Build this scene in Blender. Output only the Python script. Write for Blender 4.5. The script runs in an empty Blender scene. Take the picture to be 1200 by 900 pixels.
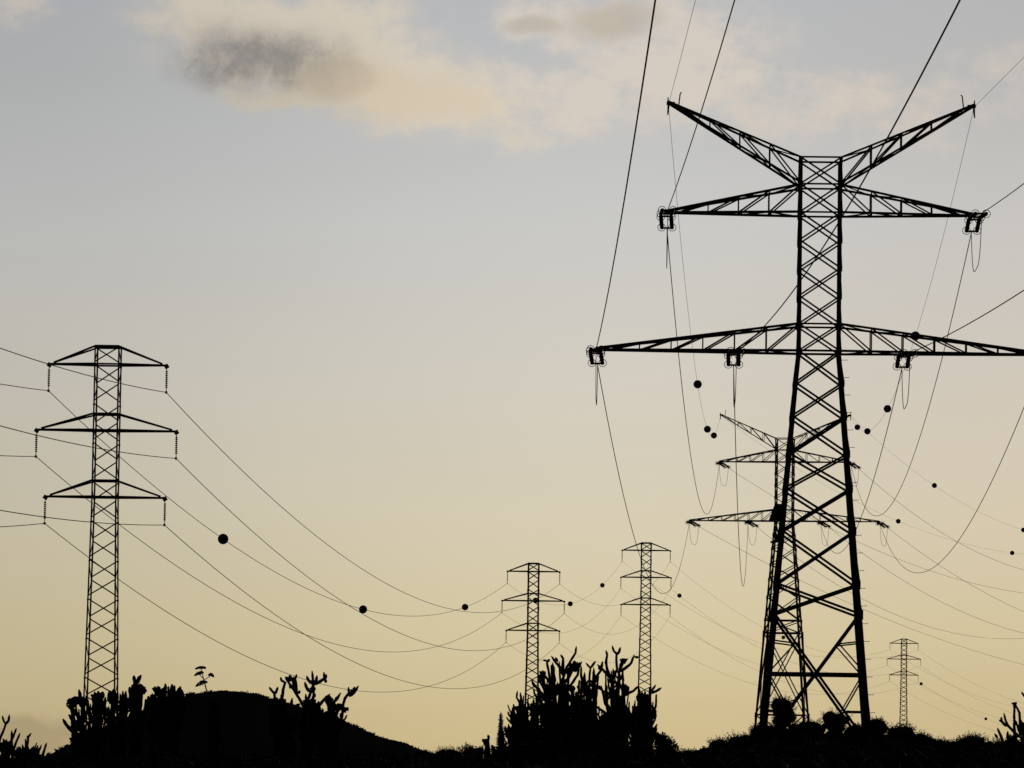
import bpy, bmesh, math, random
from mathutils import Vector, Matrix, noise
random.seed(7)
R = math.radians
S = bpy.context.scene
COL = S.collection

# ------------------------------------------------------------------ camera
F = 5600.0                                   # focal length in photo pixels (1200 wide)
EYE = Vector((0, 0, 1.6))
HY = 897.0                                   # row of the horizon at the picture's middle
PITCH = math.atan((HY-450) / F)
ROLL = R(0.85)
CM = Matrix.Rotation(math.pi/2 + PITCH, 3, 'X') @ Matrix.Rotation(ROLL, 3, 'Z')
cam = bpy.data.cameras.new('camera'); camo = bpy.data.objects.new('camera', cam); COL.objects.link(camo)
camo.matrix_world = Matrix.Translation(EYE) @ CM.to_4x4()
cam.sensor_width = 36; cam.lens = 36 * F / 1200
cam.clip_start = 1; cam.clip_end = 60000
S.camera = camo

def at(px, py, Y):
    """world point at depth Y that the photograph shows at pixel (px, py)"""
    d = CM @ Vector(((px-600)/F, -(py-450)/F, -1))
    return EYE + d * (Y / d.y)
def ray(px, py):
    d = CM @ Vector(((px-600)/F, -(py-450)/F, -1)); return d / d.y
def proj(p):
    q = CM.transposed() @ (Vector(p) - EYE)
    return 600 - F*q.x/q.z, 450 + F*q.y/q.z

# ------------------------------------------------------------------ sky
SUN_EL, SUN_AZ = R(2.5), R(16)               # low sun ahead, to the right of the frame
w = bpy.data.worlds.new("World"); S.world = w; w.use_nodes = True
nt = w.node_tree; N = nt.nodes; L = nt.links
for n in list(N): N.remove(n)
def val(x): return x
def M(op, a, b=None, c=None, clamp=False):
    n = N.new('ShaderNodeMath'); n.operation = op; n.use_clamp = clamp
    for i, v in enumerate((a, b, c)):
        if v is None: continue
        if isinstance(v, (int, float)): n.inputs[i].default_value = v
        else: L.new(v, n.inputs[i])
    return n.outputs[0]
def lin(c):
    return tuple((v/255/12.92 if v/255 <= .04045 else ((v/255+.055)/1.055)**2.4) for v in c)
def MIX(f, a, b):
    n = N.new('ShaderNodeMix'); n.data_type = 'RGBA'
    for k, v in ((0, f), (6, a), (7, b)):
        if isinstance(v, (int, float)): n.inputs[k].default_value = v
        elif isinstance(v, tuple): n.inputs[k].default_value = (*lin(v), 1)
        else: L.new(v, n.inputs[k])
    return n.outputs[2]
tc = N.new('ShaderNodeTexCoord'); sep = N.new('ShaderNodeSeparateXYZ'); L.new(tc.outputs['Generated'], sep.inputs[0])
dx, dy, dz = sep.outputs
az = M('ARCTAN2', dx, dy)                    # azimuth from the view's axis, radians
el = M('ARCSINE', dz)                        # elevation, radians
U = M('MULTIPLY', az, F/100.0)               # hundreds of photo pixels right of the axis
V = M('MULTIPLY', el, F/100.0)               # hundreds of photo pixels above the horizon
comb = N.new('ShaderNodeCombineXYZ'); L.new(U, comb.inputs[0]); L.new(V, comb.inputs[1])
def NOISE(scale, detail=5, rough=.55, off=0, sx=1, sy=1):
    mp = N.new('ShaderNodeMapping'); L.new(comb.outputs[0], mp.inputs[0])
    mp.inputs['Location'].default_value = (off, off*.7, off*.3); mp.inputs['Scale'].default_value = (sx, sy, 1)
    n = N.new('ShaderNodeTexNoise'); n.inputs['Scale'].default_value = scale; n.inputs['Detail'].default_value = detail
    n.inputs['Roughness'].default_value = rough; L.new(mp.outputs[0], n.inputs['Vector'])
    return n.outputs[0]
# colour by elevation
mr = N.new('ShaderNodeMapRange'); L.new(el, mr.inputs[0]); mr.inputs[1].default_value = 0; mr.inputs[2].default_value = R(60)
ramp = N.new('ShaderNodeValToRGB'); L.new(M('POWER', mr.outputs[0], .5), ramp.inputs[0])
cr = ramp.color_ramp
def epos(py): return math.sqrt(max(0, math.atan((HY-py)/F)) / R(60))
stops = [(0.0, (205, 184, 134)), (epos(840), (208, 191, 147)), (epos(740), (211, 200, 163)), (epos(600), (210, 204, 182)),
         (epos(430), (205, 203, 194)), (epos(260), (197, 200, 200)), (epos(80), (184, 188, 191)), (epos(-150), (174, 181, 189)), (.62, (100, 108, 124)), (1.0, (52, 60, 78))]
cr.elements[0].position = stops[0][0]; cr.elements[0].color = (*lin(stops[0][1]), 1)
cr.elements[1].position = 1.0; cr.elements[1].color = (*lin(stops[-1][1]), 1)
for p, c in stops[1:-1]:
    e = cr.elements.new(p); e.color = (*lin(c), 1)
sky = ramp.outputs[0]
# broad uneven veil of thin cloud
def smooth(x, a, b):
    n = N.new('ShaderNodeMapRange'); n.interpolation_type = 'SMOOTHSTEP'; L.new(x, n.inputs[0])
    n.inputs[1].default_value = a; n.inputs[2].default_value = b; return n.outputs[0]
wn1, wn2 = NOISE(.9, 6, .6, 3.1), NOISE(.9, 6, .6, 17.7)
Uw = M('ADD', U, M('MULTIPLY', M('SUBTRACT', wn1, .5), 1.5))
Vw = M('ADD', V, M('MULTIPLY', M('SUBTRACT', wn2, .5), 1.0))
def blob(px, py, a, b, u=Uw, v=Vw, tilt=0):
    X = M('SUBTRACT', u, (px-600)/100); Y = M('SUBTRACT', v, (HY-py)/100)
    if tilt: Y = M('ADD', Y, M('MULTIPLY', X, tilt))
    X = M('DIVIDE', X, a/100); Y = M('DIVIDE', Y, b/100)
    return M('EXPONENT', M('MULTIPLY', M('ADD', M('MULTIPLY', X, X), M('MULTIPLY', Y, Y)), -1.0))
def MAXN(*a):
    r = a[0]
    for x in a[1:]: r = M('MAXIMUM', r, x)
    return r
fine = NOISE(2.4, 7, .6, 9.0, 1, 1.5)
# cream cloud body
Us = M('ADD', U, M('MULTIPLY', M('SUBTRACT', wn1, .5), .6)); Vs = M('ADD', V, M('MULTIPLY', M('SUBTRACT', wn2, .5), .5))
body = MAXN(blob(330, 50, 185, 72), blob(480, 105, 150, 62, tilt=.25), M('MULTIPLY', blob(250, 5, 90, 45), .9))
body = smooth(M('MULTIPLY', body, M('ADD', M('MULTIPLY', fine, 1.7), .15)), .18, .8)
veil = MAXN(blob(790, 75, 160, 90), blob(640, 115, 130, 45), blob(660, 30, 110, 45), M('MULTIPLY', blob(1000, 125, 240, 60), .75), M('MULTIPLY', blob(1180, 70, 90, 50), .6), M('MULTIPLY', blob(0, 15, 60, 40), .75))
veil = smooth(M('MULTIPLY', veil, M('ADD', M('MULTIPLY', fine, 1.9), -.05)), .25, .9)
sky = MIX(M('MULTIPLY', veil, .9), sky, (212, 204, 194))
sky = MIX(M('MULTIPLY', body, .92), sky, (216, 206, 190))
warm = smooth(M('MULTIPLY', MAXN(blob(440, 112, 150, 42, tilt=.12), blob(330, 118, 110, 14)), M('ADD', fine, .4)), .2, .8)
sky = MIX(M('MULTIPLY', warm, .5), sky, (212, 196, 166))
# grey shaded core of the near cloud, and a small smudge further right
core = smooth(M('MULTIPLY', MAXN(blob(298, 76, 112, 42, Us, Vs), M('MULTIPLY', blob(240, 86, 60, 32, Us, Vs), .95)), M('ADD', M('MULTIPLY', NOISE(2.2, 8, .68, 21), 1.9), .02)), .08, 1.12)
sky = MIX(M('MULTIPLY', core, .92), sky, (131, 131, 132))
mid = smooth(M('MULTIPLY', blob(388, 98, 55, 28, Us, Vs), M('ADD', fine, .5)), .25, .9)
sky = MIX(M('MULTIPLY', mid, .55), sky, (182, 170, 150))
smud = smooth(M('MULTIPLY', MAXN(blob(715, 28, 75, 30, Us, Vs), blob(625, 34, 50, 14, Us, Vs)), M('ADD', fine, .5)), .3, .9)
sky = MIX(M('MULTIPLY', smud, .8), sky, (184, 176, 164))
low = smooth(M('MULTIPLY', blob(10, 872, 130, 34), M('ADD', fine, .5)), .2, .8)
sky = MIX(M('MULTIPLY', low, .55), sky, (166, 148, 117))
bands = NOISE(.55, 4, .5, 40, .5, 1.4)
# gentle left-right falloff and unevenness, and the dim sky away from the afterglow
fall = M('SUBTRACT', 1.0, M('MULTIPLY', smooth(M('MULTIPLY', U, -1), -1.0, 6.5), .155))
fall = M('MULTIPLY', fall, M('SUBTRACT', 1.0, M('MULTIPLY', smooth(U, 1.2, 6.2), .075)))
fall = M('MULTIPLY', fall, M('ADD', .97, M('MULTIPLY', bands, .06)))
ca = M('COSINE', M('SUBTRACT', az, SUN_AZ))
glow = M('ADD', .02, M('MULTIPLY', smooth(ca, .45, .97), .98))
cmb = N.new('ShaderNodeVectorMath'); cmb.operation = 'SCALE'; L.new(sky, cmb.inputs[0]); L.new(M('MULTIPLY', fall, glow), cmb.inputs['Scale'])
st = N.new('ShaderNodeTexSky'); st.sky_type = 'NISHITA'; st.sun_disc = False
st.sun_elevation = SUN_EL; st.sun_rotation = SUN_AZ; st.dust_density = 3
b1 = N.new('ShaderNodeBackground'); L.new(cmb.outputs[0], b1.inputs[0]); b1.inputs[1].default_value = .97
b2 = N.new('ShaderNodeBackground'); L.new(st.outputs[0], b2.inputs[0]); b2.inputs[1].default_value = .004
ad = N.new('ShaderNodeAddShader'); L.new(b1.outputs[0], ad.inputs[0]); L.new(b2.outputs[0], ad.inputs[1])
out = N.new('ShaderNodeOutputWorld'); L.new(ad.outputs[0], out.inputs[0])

sun = bpy.data.lights.new('sun', 'SUN'); sun.energy = .25; sun.angle = R(.5); sun.color = (1, .8, .55)
so = bpy.data.objects.new('sun', sun); COL.objects.link(so)
sd = Vector((math.sin(SUN_AZ)*math.cos(SUN_EL), math.cos(SUN_AZ)*math.cos(SUN_EL), math.sin(SUN_EL)))
so.rotation_euler = sd.to_track_quat('Z', 'Y').to_euler()
S.view_settings.view_transform = 'Standard'; S.view_settings.look = 'None'
S.view_settings.exposure = 0; S.view_settings.gamma = 1; S.view_settings.use_curve_mapping = False

# ------------------------------------------------------------------ materials
def mat(name, c1, c2, scale=3.0, rough=.8, metal=0.0, bump=0.0, spec=.3):
    m = bpy.data.materials.new(name); m.use_nodes = True; t = m.node_tree; b = t.nodes['Principled BSDF']
    n = t.nodes.new('ShaderNodeTexNoise'); n.inputs['Scale'].default_value = scale; n.inputs['Detail'].default_value = 6
    tcn = t.nodes.new('ShaderNodeTexCoord'); t.links.new(tcn.outputs['Object'], n.inputs['Vector'])
    r = t.nodes.new('ShaderNodeValToRGB'); t.links.new(n.outputs[0], r.inputs[0])
    r.color_ramp.elements[0].position = .35; r.color_ramp.elements[0].color = (*c1, 1)
    r.color_ramp.elements[1].position = .65; r.color_ramp.elements[1].color = (*c2, 1)
    t.links.new(r.outputs[0], b.inputs['Base Color'])
    b.inputs['Roughness'].default_value = rough; b.inputs['Metallic'].default_value = metal
    b.inputs['Specular IOR Level'].default_value = spec
    if bump:
        bn = t.nodes.new('ShaderNodeBump'); bn.inputs['Strength'].default_value = bump
        t.links.new(n.outputs[0], bn.inputs['Height']); t.links.new(bn.outputs[0], b.inputs['Normal'])
    return m
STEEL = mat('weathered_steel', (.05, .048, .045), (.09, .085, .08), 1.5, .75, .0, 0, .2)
STEEL2 = mat('brown_steel', (.07, .05, .035), (.12, .09, .06), 1.2, .8, .0, 0, .2)  # browner steel tone, used on the tiny far pylon only
CERAM = mat('brown_ceramic', (.04, .02, .012), (.06, .03, .02), 4, .5)
CABLE = mat('oxidised_cable', (.05, .048, .045), (.07, .065, .06), 2, .85, 0, 0, .1)
BALLM = mat('marker_paint', (.10, .02, .008), (.14, .03, .012), 2, .9, 0, 0, .05)
CACT = mat('cactus_skin', (.03, .045, .02), (.05, .065, .03), 8, .85, 0, .3, .1)
TRUNK = mat('woody_trunk', (.05, .04, .037), (.08, .065, .05), 6, .9, 0, .4, .1)
LEAF = mat('dull_leaf', (.035, .045, .02), (.055, .065, .03), 4, .85, 0, 0, .1)
SOIL = mat('dry_scrub_soil', (.04, .035, .025), (.07, .06, .04), .4, .95, 0, .4, 0)
HILLM = mat('scrub_hillside', (.03, .034, .02), (.05, .05, .03), .06, .95, 0, .5, 0)
FLOW = mat('dry_seed_heads', (.06, .045, .025), (.09, .07, .04), 8, .9, 0, 0, 0)

# ------------------------------------------------------------------ mesh helpers
class MB:
    def __init__(s): s.v = []; s.f = []
    def add(s, vs, fs):
        o = len(s.v); s.v += [tuple(v) for v in vs]; s.f += [tuple(i+o for i in f) for f in fs]
    def frame(s, a, b, hint=None):
        d = (b-a).normalized(); h = hint or (Vector((0, 0, 1)) if abs(d.z) < .9 else Vector((0, 1, 0)))
        u = d.cross(h).normalized(); return d, u, u.cross(d).normalized()
    def angle(s, a, b, w, t=None, sx=1, sy=1, u=None, v=None):
        """rolled steel angle (L section) from a to b"""
        a, b = Vector(a), Vector(b); t = t or w*.16
        if u is None: d, u, v = s.frame(a, b)
        sec = [(0, 0), (w, 0), (w, t), (t, t), (t, w), (0, w)]
        vs = [p + u*(sx*x - sx*w*.25) + v*(sy*y - sy*w*.25) for p in (a, b) for x, y in sec]
        fs = [(i, (i+1) % 6, (i+1) % 6+6, i+6) for i in range(6)] + [(0, 5, 4, 3, 2, 1), (6, 7, 8, 9, 10, 11)]
        s.add(vs, fs)
    def box(s, a, b, w, h=None):
        a, b = Vector(a), Vector(b); h = h or w; d, u, v = s.frame(a, b)
        vs = [p + u*x*w/2 + v*y*h/2 for p in (a, b) for x, y in ((-1, -1), (1, -1), (1, 1), (-1, 1))]
        s.add(vs, [(0, 3, 2, 1), (4, 5, 6, 7)] + [(i, (i+1) % 4, (i+1) % 4+4, i+4) for i in range(4)])
    def tube(s, pts, rad, n=6, cap=True):
        pts = [Vector(p) for p in pts]
        if not hasattr(rad, '__len__'): rad = [rad]*len(pts)
        vs = []; ref = Vector((.13, .97, .2)).normalized()
        for i, p in enumerate(pts):
            d = (pts[min(i+1, len(pts)-1)] - pts[max(i-1, 0)])
            if d.length < 1e-9: d = Vector((0, 0, 1))
            d.normalize()
            if abs(d.dot(ref)) > .95: rr = Vector((1, 0, 0))
            else: rr = ref
            u = d.cross(rr).normalized(); v = u.cross(d)
            for k in range(n):
                a = 2*math.pi*k/n; vs.append(p + (u*math.cos(a)+v*math.sin(a))*rad[i])
        fs = [(i*n+k, i*n+(k+1) % n, (i+1)*n+(k+1) % n, (i+1)*n+k) for i in range(len(pts)-1) for k in range(n)]
        if cap: fs += [tuple(range(n-1, -1, -1)), tuple((len(pts)-1)*n+k for k in range(n))]
        s.add(vs, fs)
    def ring(s, c, ax, Rr, r, n=16, m=5):
        c, ax = Vector(c), Vector(ax).normalized(); d, u, v = s.frame(c, c+ax)
        vs = []
        for i in range(n):
            a = 2*math.pi*i/n; rd = u*math.cos(a)+v*math.sin(a)
            for j in range(m):
                b = 2*math.pi*j/m; vs.append(c + rd*(Rr+r*math.cos(b)) + d*(r*math.sin(b)))
        s.add(vs, [(i*m+j, ((i+1) % n)*m+j, ((i+1) % n)*m+(j+1) % m, i*m+(j+1) % m) for i in range(n) for j in range(m)])
    def ball(s, c, rx, ry=None, rz=None, sub=2, rough=0, seed=0):
        ry = ry or rx; rz = rz or rx
        bm = bmesh.new(); bmesh.ops.create_icosphere(bm, subdivisions=sub, radius=1)
        vs = []
        for q in bm.verts:
            k = 1 + (rough*noise.noise(q.co*1.9+Vector((seed*3.7, seed, 0))) + rough*.5*noise.noise(q.co*5+Vector((seed, 9, 0))) if rough else 0)
            vs.append(Vector(c) + Vector((q.co.x*rx*k, q.co.y*ry*k, q.co.z*rz*k)))
        fs = [tuple(q.index for q in f.verts) for f in bm.faces]; bm.free(); s.add(vs, fs)
    def leaf(s, p, d, l, wd):
        p, d = Vector(p), Vector(d).normalized(); sd_ = d.cross(Vector((random.uniform(-1, 1), random.uniform(-1, 1), random.uniform(-1, 1))))
        if sd_.length < 1e-3: return
        sd_.normalize()
        s.add([p, p+d*l*.5+sd_*wd, p+d*l, p+d*l*.5-sd_*wd], [(0, 1, 2, 3)])
    def build(s, name, m, parent=None, smooth_=False):
        me = bpy.data.meshes.new(name); me.from_pydata(s.v, [], s.f); me.update(); me.materials.append(m)
        if smooth_: me.polygons.foreach_set('use_smooth', [True]*len(me.polygons))
        o = bpy.data.objects.new(name, me); COL.objects.link(o)
        if parent: o.parent = parent
        return o
def tag(o, label=None, cat=None, group=None, kind=None):
    if label:
        if not 4 <= len(label.split()) <= 16: print('LABEL', label)
        o['label'] = label
    if cat: o['category'] = cat
    if group: o['group'] = group
    if kind: o['kind'] = kind
    return o
def empty(name, loc, rz, label, cat, group=None):
    o = bpy.data.objects.new(name, None); COL.objects.link(o); o.location = loc; o.rotation_euler = (0, 0, rz)
    o.empty_display_size = .2
    return tag(o, label, cat, group)
def copy_tree(o, parent=None):
    c = o.copy(); COL.objects.link(c); c.parent = parent
    for ch in list(o.children): copy_tree(ch, c)
    return c

# ------------------------------------------------------------------ ground and hill
def sst(x, a, b):
    t = max(0, min(1, (x-a)/(b-a))); return t*t*(3-2*t)
def lerp_list(x, pts):
    if x <= pts[0][0]: return pts[0][1]
    for (a, b), (c, d) in zip(pts, pts[1:]):
        if x <= c: return b+(d-b)*(x-a)/(c-a)
    return pts[-1][1]
CREST = [(700, 1.3), (790, 1.9), (850, 3.0), (900, 3.7), (960, 3.9), (1040, 3.8), (1100, 3.1), (1200, 3.0), (1500, 3.2), (1800, 1.8)]
def gz(x, y):
    base = -.1 + 1.3*sst(y, 60, 260) + .25*noise.noise(Vector((x*.03, y*.02, 0)))*sst(y, 5, 60)*(1-sst(y, 1500, 3000))
    px = 600 + x/345*F
    cr_ = lerp_list(px, CREST) - 1.2
    m_ = cr_*sst(y, 240, 330)*(1-sst(y, 400, 560)) if cr_ > 0 else 0
    return base + m_ + .15*noise.noise(Vector((x*.2, y*.1, 4)))*sst(y, 30, 90)*(1-sst(y, 600, 900))
xs = sorted(set([-12000, -6000, -3000, -1500, -900, -600] + [i*20 for i in range(-20, 21)] + [i*3 for i in range(-40, 41)] + [600, 900, 1500, 3000, 6000, 12000]))
ys = sorted(set([-400, -200, -100] + [i*6 for i in range(-10, 110)] + [700, 800, 900, 1000, 1200, 1400, 1700, 2000, 2500, 3000, 5000, 9000, 20000, 45000]))
g = MB()
g.add([(x, y, gz(x, y)) for y in ys for x in xs], [(j*len(xs)+i, j*len(xs)+i+1, (j+1)*len(xs)+i+1, (j+1)*len(xs)+i) for j in range(len(ys)-1) for i in range(len(xs)-1)])
tag(g.build('ground', SOIL, None, True), kind='structure')

HP = [(20, 897), (50, 890), (75, 878), (100, 868), (130, 852), (165, 836), (200, 821), (230, 814), (262, 811), (300, 814), (330, 823), (360, 832), (385, 838), (402, 845), (430, 858), (452, 867), (475, 872), (492, 880), (520, 886), (560, 892)]
h = MB(); YH = 1500; nx, ny = 170, 41
for j in range(ny):
    for i in range(nx):
        px = 20 + 540*i/(nx-1); p = at(px, lerp_list(px, HP), YH)
        t = (j/(ny-1)*2-1); yy = YH + t*(150 + 30*math.sin(px*.01))
        zc = p.z - 0.2
        prof = max(0, math.cos(t*math.pi/2))**1.2
        z = .2 + zc*prof + .8*noise.noise(Vector((p.x*.12, yy*.05, 2)))*prof + .5*abs(noise.noise(Vector((p.x*.6, yy*.2, 5))))*prof
        h.v.append((p.x*(yy/YH), yy, z if 0 < j < ny-1 else -2))
h.f = [(j*nx+i, j*nx+i+1, (j+1)*nx+i+1, (j+1)*nx+i) for j in range(ny-1) for i in range(nx-1)]
tag(h.build('hill', HILLM, None, True), kind='structure')

# ------------------------------------------------------------------ pylons
def quad(zz, wdt):
    s = wdt/2; return [Vector((-s, -s, zz)), Vector((s, -s, zz)), Vector((s, s, zz)), Vector((-s, s, zz))]
def string_mesh(a, b, r, n):
    """cap-and-pin insulator string: shed discs on a core"""
    a, b = Vector(a), Vector(b); m = MB(); pts = []; rad = []
    for i in range(n):
        for q, k in ((.08, .35), (.25, 1), (.6, .9), (.75, .35)):
            pts.append(a.lerp(b, (i+q)/n)); rad.append(r*k)
    pts = [a]+pts+[b]; rad = [r*.3]+rad+[r*.3]
    m.tube(pts, rad, 8); return m
def body(root, zs, width, legw, brw, xfrac=1.0, horiz=(), legs_mat=STEEL, gus=True, zig=False):
    """four legs and the X bracing of a square lattice mast"""
    sg = [(1, 1), (-1, 1), (-1, -1), (1, -1)]
    for k in range(4):
        m = MB()
        for a, b in zip(zs, zs[1:]):
            A, B = quad(a, width(a))[k], quad(b, width(b))[k]
            m.angle(A, B, legw(a), None, 1, 1, Vector((sg[k][0], 0, 0)), Vector((0, sg[k][1], 0)))
            pl = legw(a)*1.25                                      # gusset plates at the nodes
            c = B
            if gus and b < zs[-1]: m.box(c+Vector((sg[k][0]*.02, 0, -pl*.8)), c+Vector((sg[k][0]*.02, 0, pl*.8)), pl*.9, .03)
        m.build('leg', legs_mat, root)
    m = MB()
    for i, (a, b) in enumerate(zip(zs, zs[1:])):
        g_ = (b-a)*(1-xfrac)/2; qa, qb = quad(a+g_, width(a+g_)), quad(b-g_, width(b-g_))
        wd0 = brw(a)
        for k in range(4):
            wd = wd0*(.6 if zig and k % 2 else 1)
            k2 = (k+1) % 4; nrm = (Vector((0, -1, 0)), Vector((1, 0, 0)), Vector((0, 1, 0)), Vector((-1, 0, 0)))[k]
            o = nrm*wd*.3
            if not zig or (i+k) % 2: m.angle(qa[k]+o, qb[k2]+o, wd)
            if not zig or (i+k) % 2 == 0: m.angle(qa[k2]-o, qb[k]-o, wd)
        if i in horiz:
            q = quad(b, width(b))
            for k in range(4): m.angle(q[k], q[(k+1) % 4], wd0*1.1)
    m.build('bracing', legs_mat, root)

# --- big strain pylon with raised horns
def big_pylon(name, loc, rz, label, base_drop, strings, extra=False, pm=STEEL):
    """local z = height above camera-site datum used for the near pylon; base_drop lengthens the foot"""
    root = empty(name, loc, rz, label, 'pylon', 'large lattice pylons with raised horns')
    TOP, H1, A1, B0, B1 = 45.2, 43.1, 40.9, 32.2, 30.1
    low = [27.6, 25.0, 22.1, 19.4, 16.1, 12.0, 9.7]
    zb = 0.6 - base_drop
    zs_low = [zb] + ([] if base_drop < 3 else [zb + base_drop*.62]) + low[::-1] + [B1]
    slope = (8.15-3.25)/(B1-.6)
    width = lambda z: 3.2 if z >= B1 else 3.25 + (B1-z)*slope*(1 if z > .6 else 1)
    if base_drop >= 3: width = lambda z: 3.2 if z >= B1 else 3.25 + (B1-z)*((10.2-3.25)/(B1-zb))
    legw = lambda z: .25 if z >= B1 else .27 + .11*(B1-z)/B1
    brw = lambda z: .13 if z >= B1 else .15 + .05*(B1-z)/B1
    zs_up = [B1, B0] + [B0+(A1-B0)*i/4 for i in range(1, 4)] + [A1, H1, TOP]
    zs = zs_low + zs_up[1:]
    n0 = len(zs_low)
    body(root, zs, width, legw, brw, 1.0, horiz=(n0-1, n0-2, n0+3, n0+4, n0+5) + ((0, 1, 2) if base_drop >= 3 else ()))
    # belt beam and redundant members of the foot panel
    m = MB(); z0, z1 = zs[0], zs[1]; w0, w1 = width(z0), width(z1); tc_ = w1/(w0+w1)
    zc = z1 - (z1-z0)*tc_; q = quad(zc, width(zc)); q0, q1 = quad(z0, w0), quad(z1, w1)
    for k in range(4):
        k2 = (k+1) % 4; m.box(q[k], q[k2], .2, .22)
        c = (q[k]+q[k2])/2
        for A0, A1_, A2 in ((q0[k], q[k], q1[k]), (q0[k2], q[k2], q1[k2])):
            up = A2.lerp(c, .5); lo = A0.lerp(c, .5)
            sU = A1_.lerp(A2, .55); sL = A1_.lerp(A0, .5)
            m.angle(up, sU, .12); m.angle(up, A1_, .11); m.angle(lo, sL, .12); m.angle(lo, A1_, .11)
        m.box(c-Vector((0, 0, .2)), c+Vector((0, 0, .2)), .4, .4)
    m.build('foot_bracing', pm, root)
    ends = {}
    def arm(sgn, zb_, zt, tipz, Ln, npan, up=False, cw=.18, nm='crossarm'):
        m = MB(); hw = width(zb_)/2; x0 = sgn*hw; xt = sgn*Ln
        yt = .18
        def B(t, s_): return Vector((x0+(xt-x0)*t, s_*(hw+(yt-hw)*t), zb_+(tipz-zb_)*t))
        def T(t, s_): return Vector((x0+(xt-x0)*t, s_*(hw+(yt-hw)*t), zt+(tipz+.12-zt)*t))
        for s_ in (-1, 1):
            m.angle(B(0, s_), B(1, s_), cw*1.05); m.angle(T(0, s_), T(1, s_), cw)
            for i in range(1, npan+1):
                t, tp = i/(npan+.4), (i-1)/(npan+.4)
                if i <= npan-1 or up: m.angle(B(t, s_), T(t, s_), .1)
                if up: m.angle(T(t, s_), B(tp, s_), .12)
                else: m.angle(T(tp, s_), B(t, s_), .12)
        for i in range(npan+1):
            t = i/(npan+.4); t2 = (i+1)/(npan+.4)
            m.angle(B(t, -1), B(t, 1), .1); m.angle(T(t, -1), T(t, 1), .09)
            if i < npan:
                m.angle(B(t, -1 if i % 2 else 1), B(t2, 1 if i % 2 else -1), .1)
                m.angle(T(t, 1 if i % 2 else -1), T(t2, -1 if i % 2 else 1), .09)
        m.box((xt-sgn*.5, 0, tipz), (xt+sgn*.15, 0, tipz+.05), .42, .24)
        m.build(nm, pm, root)
    for s_ in (-1, 1):
        arm(s_, A1, H1-.05, A1, 12.0, 4)
        arm(s_, B1, B0, B1, 17.35, 6)
        arm(s_, H1+.12, TOP, 49.5, 11.9, 4, True, .155, 'horn')
        m = MB(); m.tube([(s_*11.1, .2, 49.4), (s_*11.0, .2, 50.3), (s_*10.9, .2, 50.45)], .05); m.build('lightning_rod', pm, root)
        m = MB(); m.tube([(s_*11.95, 0, 50.0), (s_*11.9, 0, 49.3), (s_*11.95, -.1, 48.6)], [.04, .09, .05]); m.build('wire_clamp', pm, root)
    ATT = {'UL': (-12.0, A1), 'UR': (12.0, A1), 'LL': (-17.35, B1), 'IL': (-6.62, B1), 'IR': (6.62, B1), 'LR': (17.35, B1)}
    Rz = Matrix.Rotation(rz, 3, 'Z'); Ri = Rz.transposed()
    for k, (x, z) in ATT.items():
        tip = Vector((x, 0, z-.1)); pe = []
        for di, (dirv, ln) in enumerate(strings):
            d = (Ri @ Vector(dirv)).normalized(); u = d.cross(Vector((0, 0, 1))).normalized()
            a = tip + d*.7; b = tip + d*(ln-.6)
            m = MB(); m.tube([tip, a], .05); m.box(a-u*.5, a+u*.5, .07, .14); m.build('yoke', pm, root)
            m = MB(); m.box(b-u*.5, b+u*.5, .07, .14); m.tube([b, tip+d*ln], .05); m.build('yoke', pm, root)
            for s_ in (-1, 1):
                st_ = string_mesh(a+u*s_*.4, b+u*s_*.4, .17, 18).build('insulator_string', CERAM, root)
                for c_ in (a+d*.2, b-d*.2):
                    m = MB(); m.ring(c_+u*s_*.42, d, .3, .028); m.build('corona_ring', pm, st_)
            e = tip + d*ln; pe.append(e); ends[(k, di)] = Vector(loc) + Rz @ e
        a, b = pe; m = MB(); dn = 3.6
        m.tube([a.lerp(b, t/16) - Vector((0, 0, dn*(1-(2*t/16-1)**4) )) for t in range(17)], .03, 5)
        m.build('jumper_cable', CABLE, root)
    for k, x in (('EL', -11.9), ('ER', 11.9)):
        ends[(k, 0)] = ends[(k, 1)] = Vector(loc) + Rz @ Vector((x, 0, 49.45))
    if extra:
        for i in range(21):                                        # climbing pegs up the near right leg
            z = 2.2 + i*1.36; wl = width(z)/2
            m = MB(); m.tube([(wl-.05, -wl, z), (wl+.5, -wl-.02, z+.02)], .022, 5); m.ball((wl+.5, -wl-.02, z+.02), .035, sub=1)
            m.build('climbing_peg', pm, root)
        z = 17.9; wl = width(z)/2; m = MB()                        # equipment housing on the near left leg
        c = Vector((-wl-.35, -wl-.1, z-.5))
        vs = [c+Vector(q) for q in ((-.8, -.35, -.5), (.45, -.35, -.5), (.45, .35, -.5), (-.8, .35, -.5), (-.35, -.3, .75), (.45, -.3, .75), (.45, .3, .75), (-.35, .3, .75))]
        m.add(vs, [(0, 3, 2, 1), (4, 5, 6, 7), (0, 1, 5, 4), (1, 2, 6, 5), (2, 3, 7, 6), (3, 0, 4, 7)])
        eb = m.build('equipment_box', pm, root)
        m = MB(); m.tube([c+Vector((-.3, 0, -.55)), c+Vector((-.05, 0, -1.5)), c+Vector((.3, 0, -1.7))], .06); m.box(c+Vector((-.35, 0, -1.95)), c+Vector((.3, 0, -1.75)), .3, .55); m.box(c+Vector((-.65, 0, -2.2)), c+Vector((.1, 0, -2.1)), .3, .16)
        m.build('bracket', pm, eb)
    return root, ends

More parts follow.
